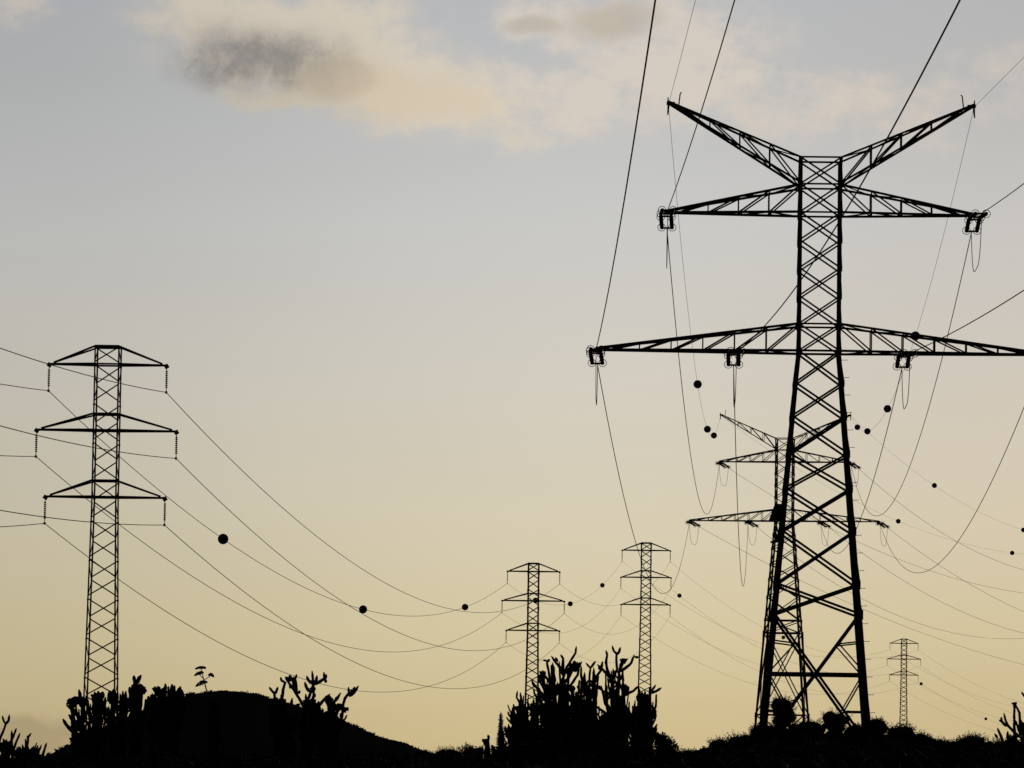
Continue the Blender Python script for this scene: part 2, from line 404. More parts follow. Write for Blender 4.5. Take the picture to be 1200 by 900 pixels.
P1 = at(955, 860, 370); P2 = at(916.5, 860, 870)
T1 = Vector((P1.x, 370, 3.0))
T2 = Vector((P2.x, 870, 3.0))
d12 = (T2-T1).normalized()
T0 = Vector((20.0, -70, 0)); T3 = Vector((215.0, 1300, 3))
z2 = at(918, 611, 870).z - 30.1               # datum of the far pylon from its lower arm
z1 = at(958, 413.5, 370).z - 30.1
def dirn(a, b, sl):
    d = Vector((b.x-a.x, b.y-a.y, 0)).normalized(); return (d.x, d.y, sl)
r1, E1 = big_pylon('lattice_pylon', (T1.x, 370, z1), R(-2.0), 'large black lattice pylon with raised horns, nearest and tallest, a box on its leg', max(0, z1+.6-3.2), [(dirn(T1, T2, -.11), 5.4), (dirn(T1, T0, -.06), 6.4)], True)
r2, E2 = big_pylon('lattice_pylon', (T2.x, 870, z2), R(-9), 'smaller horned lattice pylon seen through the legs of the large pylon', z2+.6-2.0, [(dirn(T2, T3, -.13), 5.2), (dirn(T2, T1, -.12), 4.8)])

# --- slim three-arm suspension pylon
def slim_pylon(loc, rz, label, scale=1.0, ext=0.0, pm=STEEL, th=1.0, midarm=5.15):
    root = empty('lattice_pylon', loc, rz, label, 'pylon', 'slim lattice pylons with three pairs of arms')
    H = 30.5; zs = []; z = H
    while z > -ext+.5: zs.append(z); z -= 1.43 if z < H-1 else 1.3
    zs.append(-ext); zs = zs[::-1]
    width = lambda z: 1.8 if z > 19 else 1.8 + (19-z)*.034
    sc = scale
    body(root, [a*sc for a in zs], lambda z: width(z/sc)*sc, lambda z: .115*sc*th, lambda z: .095*sc*th, .86, horiz=(len(zs)-2,), legs_mat=pm, gus=False, zig=True)
    att = {}
    for zt, zc, hl, kk in ((30.45, 29.15, 4.33, 'U'), (25.5, 24.3, midarm, 'M'), (20.6, 19.4, 4.4, 'L')):
        hw = .9
        m = MB()                                                   # girdle at each arm
        for z_ in (zt, zc):
            q = [v*sc for v in quad(z_, 1.84)]
            for k in range(4): m.angle(q[k], q[(k+1) % 4], .13*sc*(.5+.5*th))
        m.build('girdle', pm, root)
        for s_, side in ((-1, 'L'), (1, 'R')):
            m = MB()
            for y_ in (-1, 1):
                m.angle(Vector((s_*hw, y_*hw, zc))*sc, Vector((s_*hl, y_*.06, zc))*sc, .15*sc*(.5+.5*th))
                m.angle(Vector((s_*hw, y_*hw, zt))*sc, Vector((s_*(hl-.35), y_*.06, zc+.12))*sc, .13*sc*(.5+.5*th))
            for t in (.25, .5, .75):
                m.angle(Vector((s_*(hw+(hl-hw)*t), -hw*(1-t), zc))*sc, Vector((s_*(hw+(hl-hw)*t), hw*(1-t), zc))*sc, .07*sc)
            m.box(Vector((s_*(hl-.15), 0, zc-.12))*sc, Vector((s_*(hl+.12), 0, zc+.05))*sc, .26*sc, .3*sc)
            m.build('crossarm', pm, root)
            a = Vector((s_*hl, 0, zc))*sc; b = a - Vector((0, 0, 1.95))*sc
            st_ = string_mesh(a-Vector((0, 0, .35))*sc, b+Vector((0, 0, .3))*sc, .105*sc, 9).build('insulator_string', CERAM, root)
            m = MB(); m.tube([a, b], .03*sc); m.box(b-Vector((0, .3, 0))*sc, b+Vector((0, .3, 0))*sc, .13*sc, .16*sc); m.build('rod', pm, st_)
            att[kk+side] = Vector(loc) + Matrix.Rotation(rz, 3, 'Z') @ b
    return root, att
def slim_at(px, pytop, Y, rz, label, sc=1.0, ext=0, pm=STEEL, th=1.0, midarm=5.15):
    p = at(px, pytop, Y); return slim_pylon((p.x, Y, p.z-30.5*sc), rz, label, sc, ext, pm, th, midarm)
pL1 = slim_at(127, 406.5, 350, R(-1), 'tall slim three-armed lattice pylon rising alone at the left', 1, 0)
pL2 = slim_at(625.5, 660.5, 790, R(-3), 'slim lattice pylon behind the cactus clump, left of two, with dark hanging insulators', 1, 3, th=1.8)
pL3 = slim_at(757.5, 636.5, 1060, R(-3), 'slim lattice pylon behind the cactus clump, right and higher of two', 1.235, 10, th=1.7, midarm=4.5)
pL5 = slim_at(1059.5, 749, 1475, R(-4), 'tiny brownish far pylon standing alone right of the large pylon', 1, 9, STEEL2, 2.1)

# ------------------------------------------------------------------ cables
WIRES = {}
def wire_obj(key, pts, r, label):
    m = MB(); m.tube(pts, r, 5); o = m.build('power_cable', CABLE); tag(o, label, 'cable', 'overhead power cables'); WIRES[key] = pts
def span(key, a, b, sag, r, label, n=60):
    pts = [a.lerp(b, i/n) - Vector((0, 0, 4*sag*(i/n)*(1-i/n))) for i in range(n+1)]; wire_obj(key, pts, r, label)
def plan_t(a, b, px, py):
    rr = ray(px, py)                                               # where the sight line crosses the vertical plane of the cable
    den = (b.x-a.x) - rr.x*(b.y-a.y)
    t = (rr.x*(a.y-EYE.y) - (a.x-EYE.x))/den
    Y = a.y+(b.y-a.y)*t; return t, EYE.z + rr.z*(Y-EYE.y)
def span_way(key, a, b, way, r, label, lim=(4, 30)):
    t, z = plan_t(a, b, *way); s_ = (a.z+(b.z-a.z)*t - z)/(4*t*(1-t))
    print('sag', key, round(t, 2), round(s_, 1)); s_ = max(lim[0], min(lim[1], s_)); span(key, a, b, s_, r, label)
def open_span(key, a, b, ways, r, label, n=60):
    """cable leaving the picture: plan line a-b, height a parabola through the way points"""
    qs = [plan_t(a, b, *q) for q in ways]
    if len(qs) == 1:
        t, z = qs[0]; k = 2.2*15/1; A = (z-a.z)/t - 40*t*0; B = 0
        B = 30.0; A = (z-a.z-B*t*t)/t
    else:
        (t1, z1_), (t2, z2_) = qs; p_, q_ = (z1_-a.z)/t1, (z2_-a.z)/t2
        B = (q_-p_)/(t2-t1); A = p_-B*t1
    print('open', key, [(round(t, 2), round(z, 1)) for t, z in qs], round(A, 1), round(B, 1))
    pts = [Vector((a.x+(b.x-a.x)*t, a.y+(b.y-a.y)*t, a.z+A*t+B*t*t)) for t in [i/n for i in range(n+1)]]
    wire_obj(key, pts, r, label)
NM = {'UL': 'upper left arm', 'UR': 'upper right arm', 'LL': 'lower left arm tip', 'LR': 'lower right arm tip', 'IL': 'inner left lower arm', 'IR': 'inner right lower arm', 'EL': 'left horn', 'ER': 'right horn'}
# near pylon -> far pylon
for k, w_, r_ in (('LL', (782, 694), .037), ('UL', (832, 599), .037), ('IL', (872, 684), .037), ('IR', (1030, 540), .037), ('UR', (1019, 601), .037), ('LR', (1080, 671), .037), ('EL', (829, 503), .017), ('ER', (1040, 479), .017)):
    span_way('12'+k, E1[(k, 0)], E2[(k, 1)], w_, r_, 'sagging cable from the %s of the large pylon to the pylon behind' % NM[k])
# near pylon -> overhead, past the camera
for k, w_, r_ in (('LL', [(742, 170), (768, 0)], .037), ('UL', [(822, 130), (861, 0)], .037), ('IL', [(1010, 215), (1125, 0)], .037), ('IR', [(1110, 393), (1200, 340)], .037), ('UR', [(1175, 231), (1200, 215)], .037), ('EL', [(801, 55), (815, 0)], .017), ('ER', [(1168, 99), (1200, 67)], .014)):
    a = E1[(k, 1)]; dx_ = -.0079; b = Vector((a.x + dx_*430, a.y-430, a.z))
    open_span('10'+k, a, b, w_[:2] if k not in ('UR',) else w_[1:], r_, 'near cable rising from the %s of the large pylon' % NM[k])
a = E1[('LR', 1)]; b = Vector((a.x-.0079*430, a.y-430, a.z)); open_span('10LR', a, b, [(1290, 372)], .037, 'near cable rising from the lower right arm tip of the large pylon')
# far pylon -> off to the right
D23 = Vector((175, 430, 0))
for k, w_ in (('LL', [(900, 661), (1200, 779)]), ('IL', [(1009, 701), (1200, 748)]), ('IR', [(1047, 673), (1200, 742)]), ('LR', [(1087, 653), (1200, 717)]), ('UL', [(905, 581), (1200, 695)]), ('UR', [(1047, 584), (1200, 668)]), ('EL', [(1053, 611), (1186, 648)]), ('ER', [(1095, 569), (1199, 621)])):
    a = E2[(k, 0)]; r_ = .03 if k[0] != 'E' else .016
    open_span('23'+k, a, a+D23, w_, r_, 'faint cable from the %s of the farther horned pylon running right' % NM[k])
# slim line
SN = {'UL': 'top left', 'UR': 'top right', 'ML': 'middle left', 'MR': 'middle right', 'LL': 'bottom left', 'LR': 'bottom right'}
A1_, A2_, A3_, A5_ = pL1[1], pL2[1], pL3[1], pL5[1]
for k, w_ in (('UL', (0, 450)), ('UR', (0, 408)), ('ML', (0, 534)), ('MR', (0, 499)), ('LL', (0, 617.5)), ('LR', (0, 598))):
    a = A1_[k]; b = a + Vector((-.06*400, -400, 0))
    open_span('L10'+k, a, b, [w_], .03, 'cable from the %s insulator of the left slim pylon to the left edge' % SN[k])
for k, w_ in (('UL', (480, 722)), ('UR', (540, 716)), ('ML', (465, 764)), ('MR', (570, 762)), ('LL', (440, 811)), ('LR', (540, 807))):
    span_way('L12'+k, A1_[k], A2_[k], w_, .03, 'cable sagging from the %s insulator of the left slim pylon to the next pylon' % SN[k])
def sag_for(a, b, way):
    t, z = plan_t(a, b, *way); return (a.z+(b.z-a.z)*t - z)/(4*t*(1-t))
S23, S35 = sag_for(A2_['UL'], A3_['UL'], (650, 709)), sag_for(A3_['UR'], A5_['UR'], (918, 747))
print('S23', S23, 'S35', S35)
for k in SN:
    span('L23'+k, A2_[k], A3_[k], S23, .02, 'faint cable between the two distant slim pylons, %s insulators' % SN[k])
    span('L35'+k, A3_[k], A5_[k], S35, .022, 'faint cable from the %s insulator of the higher distant pylon to the tiny pylon' % SN[k])
    a = A5_[k]; b = Vector((a.x+135, 1900, a.z-4)); span('L56'+k, a, b, 13, .022, 'very faint cable from the %s insulator of the tiny far pylon running right' % SN[k])

# ------------------------------------------------------------------ marker balls
proto_ball = None
def marker(keys, px, py, label):
    global proto_ball
    best = None
    for key in [k for k in WIRES if k.startswith(keys)]:
      pts = WIRES[key]
      for a, b in zip(pts, pts[1:]):
          for i in range(12):
            p = a.lerp(b, i/12)
            if p.y < 20: continue
            q = proj(p); d = (q[0]-px)**2 + (q[1]-py)**2
            if best is None or d < best[0]: best = (d, p)
    p = best[1]; print('ball', key, round(best[0]**.5, 1), round(p.y))
    if proto_ball is None:
        root = empty('marker_ball', p, 0, label, 'marker ball', 'aviation marker balls on the cables')
        m = MB(); m.ball((0, 0, 0), .5, sub=3); m.build('shell', BALLM, root, True)
        m = MB(); m.ring((0, 0, 0), (0, 0, 1), .5, .018, 24, 5); m.build('seam_flange', BALLM, root)
        for q in (-1, 1):
            m = MB(); m.tube([(0, q*.62, 0), (0, q*.48, 0)], .05); m.build('clamp', STEEL, root)
        proto_ball = root; o = root
    else:
        o = copy_tree(proto_ball); o['label'] = label
    o.location = p
for a in (('L12UL', 261, 633, 'largest marker ball on the cable right of the left slim pylon'),
          ('L12UL', 425, 715, 'middle marker ball of three on the sagging left cable'),
          ('L12UL', 545, 712, 'marker ball nearest the pair of distant slim pylons, left of them'),
          ('12EL', 818, 450, 'large marker ball under the lower left arm of the large pylon'),
          ('12EL', 829, 503, 'upper of two close marker balls left of the farther horned pylon'),
          ('12EL', 838, 512, 'lower of two close marker balls left of the farther horned pylon'),
          ('12ER', 1072, 393, 'marker ball overlapping the right lower arm of the large pylon'),
          ('12ER', 1040, 479, 'large marker ball below the right lower arm, beside a cable'),
          ('12ER', 1017, 508, 'right one of two close marker balls just right of the large pylon leg'),
          ('12ER', 1001, 504, 'left one of two close marker balls touching the large pylon leg'),
          ('23ER', 1095, 569, 'small marker ball alone in open sky right of the farther horned pylon'),
          ('23EL', 1053, 611, 'small marker ball just right of the farther pylon lower arm tip'),
          ('23ER', 1199, 621, 'small marker ball cut by the right edge of the picture'),
          ('23EL', 1186, 648, 'small marker ball just inside the right edge, lower of two there'),
          ('L23UL', 627, 705, 'marker ball seen in front of the left distant slim pylon'),
          ('L23UL', 668, 706, 'marker ball just right of the left distant slim pylon'),
          ('L23UL', 703, 683, 'small marker ball between the two distant slim pylons'),
          ('L35', 801, 692, 'small marker ball right of the higher distant slim pylon'),
          ('L35', 918, 747, 'tiny marker ball seen between the legs of the large pylon'),
          ('L56', 1082, 797, 'tiny marker ball just right of the tiny far pylon'),
          ('L56', 1155, 843, 'tiny lowest marker ball above the right ridge')):
    marker(*a)

# ------------------------------------------------------------------ candelabra cacti
def cactus(name, label, Y, sc, ox, oy, arms, width_=16, fills=(), dense=(), seed=1, group='candelabra cacti', cat='cactus', trunk_px=None):
    """arms: traced axes in crop pixels (scale sc, origin ox, oy), laid through a crown that is as deep as it is wide"""
    rnd = random.Random(seed); mpp = Y/F
    allx = [ox+p[0]/sc for a in arms for p in a]; cx = sum(allx)/len(allx); spread = (max(allx)-min(allx))*mpp*.45
    b0 = at(cx, 880, Y); base = Vector((b0.x, Y, gz(b0.x, Y)-.1))
    root = empty(name, base, 0, label, cat, group)
    m = MB(); r0 = width_/sc*mpp/2
    def arm_tube(pts, r, tip=True):
        P = []; Rr = []
        for a, b in zip(pts, pts[1:]):
            nseg = max(2, int((b-a).length/(r*2.2)))
            for i in range(nseg): P.append(a.lerp(b, i/nseg))
        P.append(pts[-1]); n = len(P)
        for i, p in enumerate(P):
            t = i/(n-1); k = (.86 + .55*t)                       # thinner at the tip (t=0), thicker towards the trunk
            k *= 1 + .10*noise.noise(p*6) + .07*math.sin(i*2.1)
            Rr.append(r*k)
        Rr[0] = r*.35; Rr[-1] *= .5
        Q = [p + Vector((noise.noise(p*3), 0, noise.noise(p*3+Vector((5, 5, 5)))))*r*.5 for p in P]
        m.tube([p-base for p in Q], Rr, 7)
    for a in arms:
        dep = rnd.uniform(-spread, spread)*.8
        pts = []
        for i, (x, y) in enumerate(a):
            px, py = ox+x/sc, oy+y/sc
            yy = Y + dep*(1-.6*i/len(a)); pts.append(at(px, py, yy))
        arm_tube(pts, r0)
    # further upright arms that fill the crown's volume: (x0, x1, top y, bottom y, count) in crop pixels
    foot_y = (884-oy)*sc; fcx = (cx-ox)*sc; fr = .75 if sc == 6.0 else 1
    def limb(x, y, yy, fx, r, bow=1.0):
        mx = x + (fx-x)*rnd.uniform(.05, .3)*bow; my = y + (foot_y-y)*rnd.uniform(.3, .5)
        c = [(x, y), (x+(mx-x)*.25+rnd.uniform(-5, 5), y+(my-y)*.4), (mx+rnd.uniform(-6, 6), my), (mx+(fx-mx)*.55, my+(foot_y-my)*.5), (fx, foot_y+12)]
        P = []
        for i in range(13):                                        # smooth curve through the control points
            t = i/12; q = [Vector((p[0], p[1], 0)) for p in c]
            while len(q) > 1: q = [u_.lerp(v_, t) for u_, v_ in zip(q, q[1:])]
            P.append(q[0])
        P[0] = Vector((x, y, 0))
        arm_tube([at(ox+p.x/sc, oy+p.y/sc, Y+(yy-Y)*(1-.7*i/12)) for i, p in enumerate(P)], r)
        return P
    for (x0, x1, y0, y1, cnt) in fills:
        fxs = [rnd.uniform(.15, .85)*(x1-x0)+x0 for _ in range(6)]
        for _ in range(cnt):
            q = rnd.uniform(-1, 1); x = (x0+x1)/2 + q*(x1-x0)/2
            y = y0 + (y1-y0)*.55*min(1, abs(q)**2*.7 + rnd.random()**1.4*.8)
            P = limb(x, y, Y + rnd.uniform(-spread, spread), rnd.choice(fxs), r0*rnd.uniform(.6, .95)*fr)
            for _ in range(rnd.choice((1, 2, 2, 3))):              # candelabra forks that turn upwards
                i = rnd.randint(2, 7); a_ = P[i]; s_ = rnd.choice((-1, 1)); l2 = rnd.uniform(22, 60)
                yy = Y + rnd.uniform(-spread, spread)*.6
                arm_tube([at(ox+p[0]/sc, oy+p[1]/sc, yy) for p in ((a_.x+s_*l2*rnd.uniform(.45, .8), a_.y-l2*rnd.uniform(.7, 1.2)), (a_.x+s_*l2*.5, a_.y-l2*.35), (a_.x+s_*l2*.2, a_.y-3), (a_.x, a_.y+10))], r0*rnd.uniform(.6, .9)*fr)
    for (x, y, rx, ry) in dense:                                   # tufts of short arms carried by one limb
        if y > 300 and sc != 6.925: limb(x, y+ry*.3, Y, fcx + (x-fcx)*.75, r0*1.1)
        for _ in range(int(6+rx*ry/150)):
            a_ = rnd.uniform(-1.35, 1.35); q = rnd.uniform(.55, 1.15); yy = Y + rnd.uniform(-.35, .35)
            tx, ty = x + math.sin(a_)*rx*q, y - math.cos(a_)*ry*q*.95
            mx_, my_ = x + math.sin(a_)*rx*q*.75, y - math.cos(a_)*ry*.3*q + ry*.1
            arm_tube([at(ox+p[0]/sc, oy+p[1]/sc, yy) for p in ((tx, ty), (mx_, my_), (x+(mx_-x)*.3, y+ry*.45), (x, y+ry*.8))], r0*rnd.uniform(.75, 1.1))
            if rnd.random() < .5:
                arm_tube([at(ox+p[0]/sc, oy+p[1]/sc, yy) for p in ((tx+rnd.choice((-1, 1))*rnd.uniform(8, 14), ty+rnd.uniform(-8, 8)), ((tx+mx_)/2+3, (ty+my_)/2), (mx_, my_+3))], r0*.8)
    m.build('crown', CACT, root, True)
    t = MB(); tx = [cx] if trunk_px is None else trunk_px
    for x in tx:
        p = at(x, 866, Y); q = Vector((p.x, Y, gz(p.x, Y)-.2))
        t.tube([q-base, q.lerp(p, .5)-base+Vector((.05, 0, 0)), p-base], [r0*2.2, r0*1.7, r0*.7], 8)
    t.build('trunk', TRUNK, root, True)
    return root

C5 = (5.4545, 570, 740)
cactus('cactus_tree', 'branching candelabra cactus right of the left distant slim pylon, bristly crown', 200, *C5, [
    [(575, 95), (570, 135), (540, 185), (510, 230), (490, 300), (480, 400), (470, 560), (470, 700)], [(475, 145), (490, 170), (487, 215), (495, 270)],
    [(415, 155), (445, 195), (480, 240), (492, 290)], [(360, 180), (385, 190), (395, 250), (410, 330), (440, 420), (450, 600)], [(425, 200), (425, 260), (440, 320)],
    [(610, 190), (590, 230), (585, 280), (540, 340), (505, 390), (480, 470)], [(560, 190), (555, 230), (530, 290), (490, 340)], [(345, 255), (380, 290), (420, 350), (440, 430)],
    [(290, 315), (310, 350), (340, 390), (400, 470)], [(530, 200), (545, 240), (520, 300)], [(440, 165), (455, 190)], [(405, 175), (390, 195)],
    [(520, 450), (505, 500), (490, 560)], [(330, 300), (360, 350), (400, 430), (430, 500)]],
    17, fills=[(350, 620, 185, 430, 13), (335, 470, 280, 520, 15), (400, 600, 300, 560, 16), (300, 640, 440, 640, 24), (300, 640, 560, 700, 24)], dense=[(565, 225, 40, 40), (365, 290, 38, 40), (410, 380, 45, 50), (550, 370, 22, 30), (520, 250, 20, 25)], seed=3, trunk_px=[650, 658])
cactus('cactus_tree', 'forked candelabra cactus in the middle of the clump, with a round dark head', 204, *C5, [
    [(635, 200), (665, 235), (660, 290), (655, 360), (650, 450), (650, 640)], [(700, 190), (665, 237)], [(745, 195), (730, 250), (690, 310), (660, 355)],
    [(605, 220), (605, 280), (615, 330), (645, 390)], [(575, 405), (610, 380), (650, 370)], [(715, 215), (728, 250)], [(625, 260), (628, 320), (650, 370)], [(700, 365), (720, 350), (735, 375)],
    [(700, 480), (690, 530), (660, 600)]],
    16, fills=[(600, 750, 225, 460, 9), (560, 740, 420, 640, 24), (590, 710, 360, 520, 8), (540, 780, 560, 700, 26)], dense=[(665, 400, 36, 42), (700, 370, 16, 18), (590, 430, 30, 35)], seed=5, trunk_px=[690])
cactus('cactus_tree', 'tallest forked candelabra cactus in the clump left of the higher distant pylon', 198, *C5, [
    [(805, 90), (815, 125), (832, 145), (830, 190), (835, 240), (805, 310), (800, 400), (800, 520), (790, 640)], [(857, 100), (847, 130), (832, 145)],
    [(765, 120), (772, 150), (766, 200), (770, 240), (790, 290), (802, 330)], [(710, 210), (745, 245), (790, 300)], [(945, 150), (925, 200), (880, 240), (835, 262)], [(978, 165), (950, 162)],
    [(895, 182), (865, 192), (850, 235)], [(870, 170), (868, 210), (848, 245)], [(860, 340), (880, 390), (850, 450), (820, 560)], [(912, 350), (890, 400), (860, 440)], [(975, 345), (940, 380), (900, 398), (860, 420)],
    [(735, 345), (745, 400), (760, 460), (800, 515)], [(705, 365), (740, 362)], [(690, 470), (740, 510), (790, 545)], [(830, 350), (820, 420), (805, 500)], [(740, 190), (738, 240)]],
    17, fills=[(740, 960, 200, 480, 12), (780, 900, 380, 640, 16), (700, 960, 470, 650, 26), (680, 960, 570, 700, 24)], dense=[(875, 190, 22, 18), (880, 370, 32, 40), (850, 440, 36, 50)], seed=8, trunk_px=[716, 722])
cactus('cactus_tree', 'leaning candelabra cactus in front of the higher distant slim pylon', 202, *C5, [
    [(1083, 340), (1062, 370), (1040, 410), (1000, 470), (950, 540), (920, 600), (900, 680)], [(1122, 358), (1085, 380), (1045, 398)], [(1030, 400), (1010, 425), (985, 470)], [(970, 350), (980, 400), (985, 440), (960, 520)],
    [(1087, 505), (1072, 550), (1040, 572), (1010, 625)], [(1092, 590), (1072, 630), (1040, 660)], [(905, 480), (912, 520), (900, 570)], [(1050, 420), (1020, 480), (1010, 560)], [(1030, 480), (1045, 530), (1020, 600)]],
    17, fills=[(940, 1110, 350, 560, 12), (900, 1060, 440, 640, 24), (960, 1050, 400, 560, 6), (880, 1090, 570, 690, 26)], dense=[(1000, 420, 38, 40), (1030, 540, 35, 45), (940, 560, 40, 45)], seed=11, trunk_px=[745, 752])
cactus('cactus_tree', 'low spreading cactus at the foot of the left distant slim pylon', 206, *C5, [
    [(200, 378), (194, 420), (215, 460), (250, 530), (270, 640)], [(218, 390), (226, 450), (240, 490)], [(200, 480), (170, 490), (165, 520), (178, 585)], [(320, 410), (322, 470), (310, 560)], [(265, 440), (270, 500)], [(235, 490), (200, 480)],
    [(300, 430), (305, 480)], [(140, 590), (150, 640)], [(290, 310), (300, 340), (315, 355)]],
    15, fills=[(150, 345, 400, 600, 12), (165, 345, 470, 640, 30), (110, 350, 580, 690, 34)], dense=[(220, 500, 40, 36), (300, 500, 34, 36), (190, 590, 34, 30)], seed=13, trunk_px=[612, 620])
cactus('cactus_tree', 'small two-headed cactus just left of the big clump', 240, 7.06, 430, 800, [
    [(1002, 430), (1003, 460), (985, 500), (985, 640)], [(953, 463), (975, 490), (985, 520)], [(1030, 515), (1045, 545), (1060, 600)]], 26, dense=[(985, 480, 22, 16)], seed=14)
C3 = (6.925, 280, 770)
cactus('cactus_tree', 'forked cactus with bulbous head on the slope, left part of the hillside trio', 190, *C3, [
    [(245, 240), (265, 270), (287, 298), (290, 350), (300, 480)], [(320, 245), (303, 280), (287, 298)], [(335, 160), (345, 190), (372, 205), (360, 270), (345, 350), (350, 480)],
    [(375, 158), (400, 200), (430, 245), (470, 310), (510, 380), (550, 450), (560, 620)], [(470, 140), (455, 180), (460, 230), (475, 290)], [(430, 330), (425, 390), (440, 412)], [(430, 410), (465, 400), (495, 383)],
    [(445, 160), (440, 200), (450, 250)], [(380, 350), (375, 410), (380, 500)], [(495, 270), (480, 300)]],
    23, fills=[(250, 470, 300, 520, 12), (255, 400, 350, 560, 14), (270, 460, 430, 640, 20)], dense=[(415, 175, 30, 28), (350, 360, 26, 30), (425, 240, 18, 18)], seed=17, trunk_px=[328, 345])
cactus('cactus_tree', 'tall many-fingered cactus standing on the hillside skyline', 192, *C3, [
    [(547, 150), (565, 185), (590, 218)], [(593, 112), (600, 180), (600, 230), (580, 290), (560, 350), (565, 450), (565, 640)], [(635, 148), (625, 190), (603, 225)], [(690, 122), (692, 170), (660, 195), (610, 225)],
    [(712, 140), (700, 175), (680, 185)], [(705, 210), (700, 185)], [(535, 200), (550, 250), (572, 285)], [(600, 240), (605, 300), (590, 380), (585, 450)], [(540, 300), (545, 360), (560, 430)], [(620, 300), (602, 330)]],
    24, fills=[(500, 680, 330, 520, 12), (480, 640, 450, 640, 20)], dense=[(595, 265, 22, 30), (560, 370, 45, 40), (600, 205, 25, 20)], seed=19, trunk_px=[362])
cactus('cactus_tree', 'cactus leaning right over the hill slope with finger-like tip', 188, *C3, [
    [(740, 300), (700, 335), (660, 380), (620, 430), (600, 500)], [(825, 288), (795, 340), (760, 375), (720, 420)], [(890, 240), (890, 290), (860, 340), (840, 390), (800, 440), (760, 560)], [(970, 235), (940, 280), (890, 312)],
    [(940, 240), (925, 275), (900, 300)], [(955, 262), (930, 290), (890, 320)], [(895, 432), (860, 422), (820, 405)], [(800, 320), (780, 350)], [(870, 450), (850, 430), (820, 410)], [(700, 330), (720, 380), (740, 430)]],
    24, fills=[(680, 870, 360, 520, 12), (660, 800, 420, 560, 18), (640, 780, 380, 430, 6)], dense=[(725, 350, 42, 40), (800, 405, 50, 34), (925, 280, 22, 22), (860, 420, 28, 16)], seed=23, trunk_px=[385, 392])
C2 = (6.0, 60, 770)
cactus('cactus_tree', 'broad cactus clump at the foot of the left slim pylon, curved arms reaching left', 180, *C2, [
    [(82, 435), (110, 480), (150, 520), (190, 550), (230, 620)], [(125, 405), (155, 450), (190, 490), (225, 540)], [(105, 330), (150, 300), (200, 285)], [(110, 335), (160, 372), (200, 430), (235, 520)],
    [(193, 225), (205, 280), (222, 340), (240, 460)], [(130, 580), (170, 560), (200, 590)], [(335, 235), (330, 290), (320, 400)], [(130, 570), (160, 600), (210, 620)], [(150, 415), (150, 440)], [(290, 262), (300, 320), (310, 420)],
    [(380, 280), (370, 340), (380, 430)], [(245, 270), (255, 350), (290, 470)]],
    27, fills=[(130, 400, 225, 560, 12), (205, 400, 300, 600, 8), (190, 400, 440, 640, 26)], dense=[(150, 320, 46, 34), (220, 320, 34, 40), (335, 285, 46, 45), (180, 560, 36, 30)], seed=29, trunk_px=[98, 112])
cactus('cactus_tree', 'upright cactus behind the right leg of the left slim pylon', 184, *C2, [
    [(440, 225), (432, 290), (430, 400), (430, 600)], [(415, 235), (425, 300)], [(470, 250), (455, 320), (440, 400)], [(500, 238), (502, 320), (500, 520)], [(525, 236), (522, 340), (510, 500)], [(400, 260), (420, 330)]],
    27, fills=[(395, 560, 220, 460, 10), (395, 530, 290, 480, 6), (400, 540, 400, 620, 18)], dense=[(430, 280, 34, 40)], seed=31, trunk_px=[132, 145])
cactus('cactus_tree', 'thick cactus with two ear-like prongs between the left pylon and the hill', 186, *C2, [
    [(580, 128), (585, 165), (592, 220), (590, 400), (585, 600)], [(635, 125), (612, 162), (595, 185)], [(662, 225), (640, 250), (610, 260)], [(550, 205), (560, 260), (580, 330)], [(655, 245), (630, 235)]],
    30, fills=[(530, 685, 175, 420, 9), (545, 600, 240, 420, 5), (530, 610, 380, 620, 20)], dense=[(600, 225, 50, 45), (640, 235, 26, 28)], seed=37, trunk_px=[157])
cactus('cactus_tree', 'bushy round-crowned cactus directly left of the seed-head stalk', 188, *C2, [
    [(725, 210), (745, 250), (780, 300), (800, 420)], [(800, 190), (800, 240), (800, 330), (800, 600)], [(850, 190), (845, 240), (830, 330)], [(910, 210), (890, 250), (850, 320)], [(940, 255), (910, 280), (860, 330)], [(680, 275), (700, 330), (720, 430)], [(700, 265), (712, 300)]],
    28, fills=[(670, 965, 185, 400, 20), (730, 930, 230, 330, 4), (670, 920, 330, 620, 30)], dense=[(760, 240, 45, 34), (895, 260, 40, 34)], seed=41, trunk_px=[178, 195, 205])
C1 = (6.43, 0, 760)
cactus('cactus_tree', 'thin-armed cactus in the bottom left corner of the picture', 160, *C1, [
    [(18, 505), (25, 545), (42, 572), (20, 640), (-5, 700), (-20, 900)], [(72, 497), (65, 545), (42, 572)], [(25, 680), (50, 725), (45, 860)], [(125, 598), (105, 660), (75, 720), (60, 880)], [(90, 618), (88, 690), (70, 740)],
    [(152, 635), (120, 710), (100, 770), (90, 880)], [(237, 635), (212, 672), (195, 780), (190, 900)], [(205, 655), (212, 690)], [(352, 708), (325, 790), (308, 870)], [(262, 738), (250, 790), (240, 880)], [(292, 748), (272, 800), (255, 860)],
    [(130, 740), (128, 800), (125, 900)], [(-60, 600), (-50, 700), (-40, 900)], [(-120, 560), (-90, 680), (-70, 880)]],
    19, fills=[(0, 90, 690, 800, 16), (90, 320, 750, 850, 34)], dense=[(60, 730, 30, 36), (140, 800, 40, 30), (260, 790, 34, 30)], seed=43, trunk_px=[4, 14, 30])
C6 = (7.5, 1100, 780)
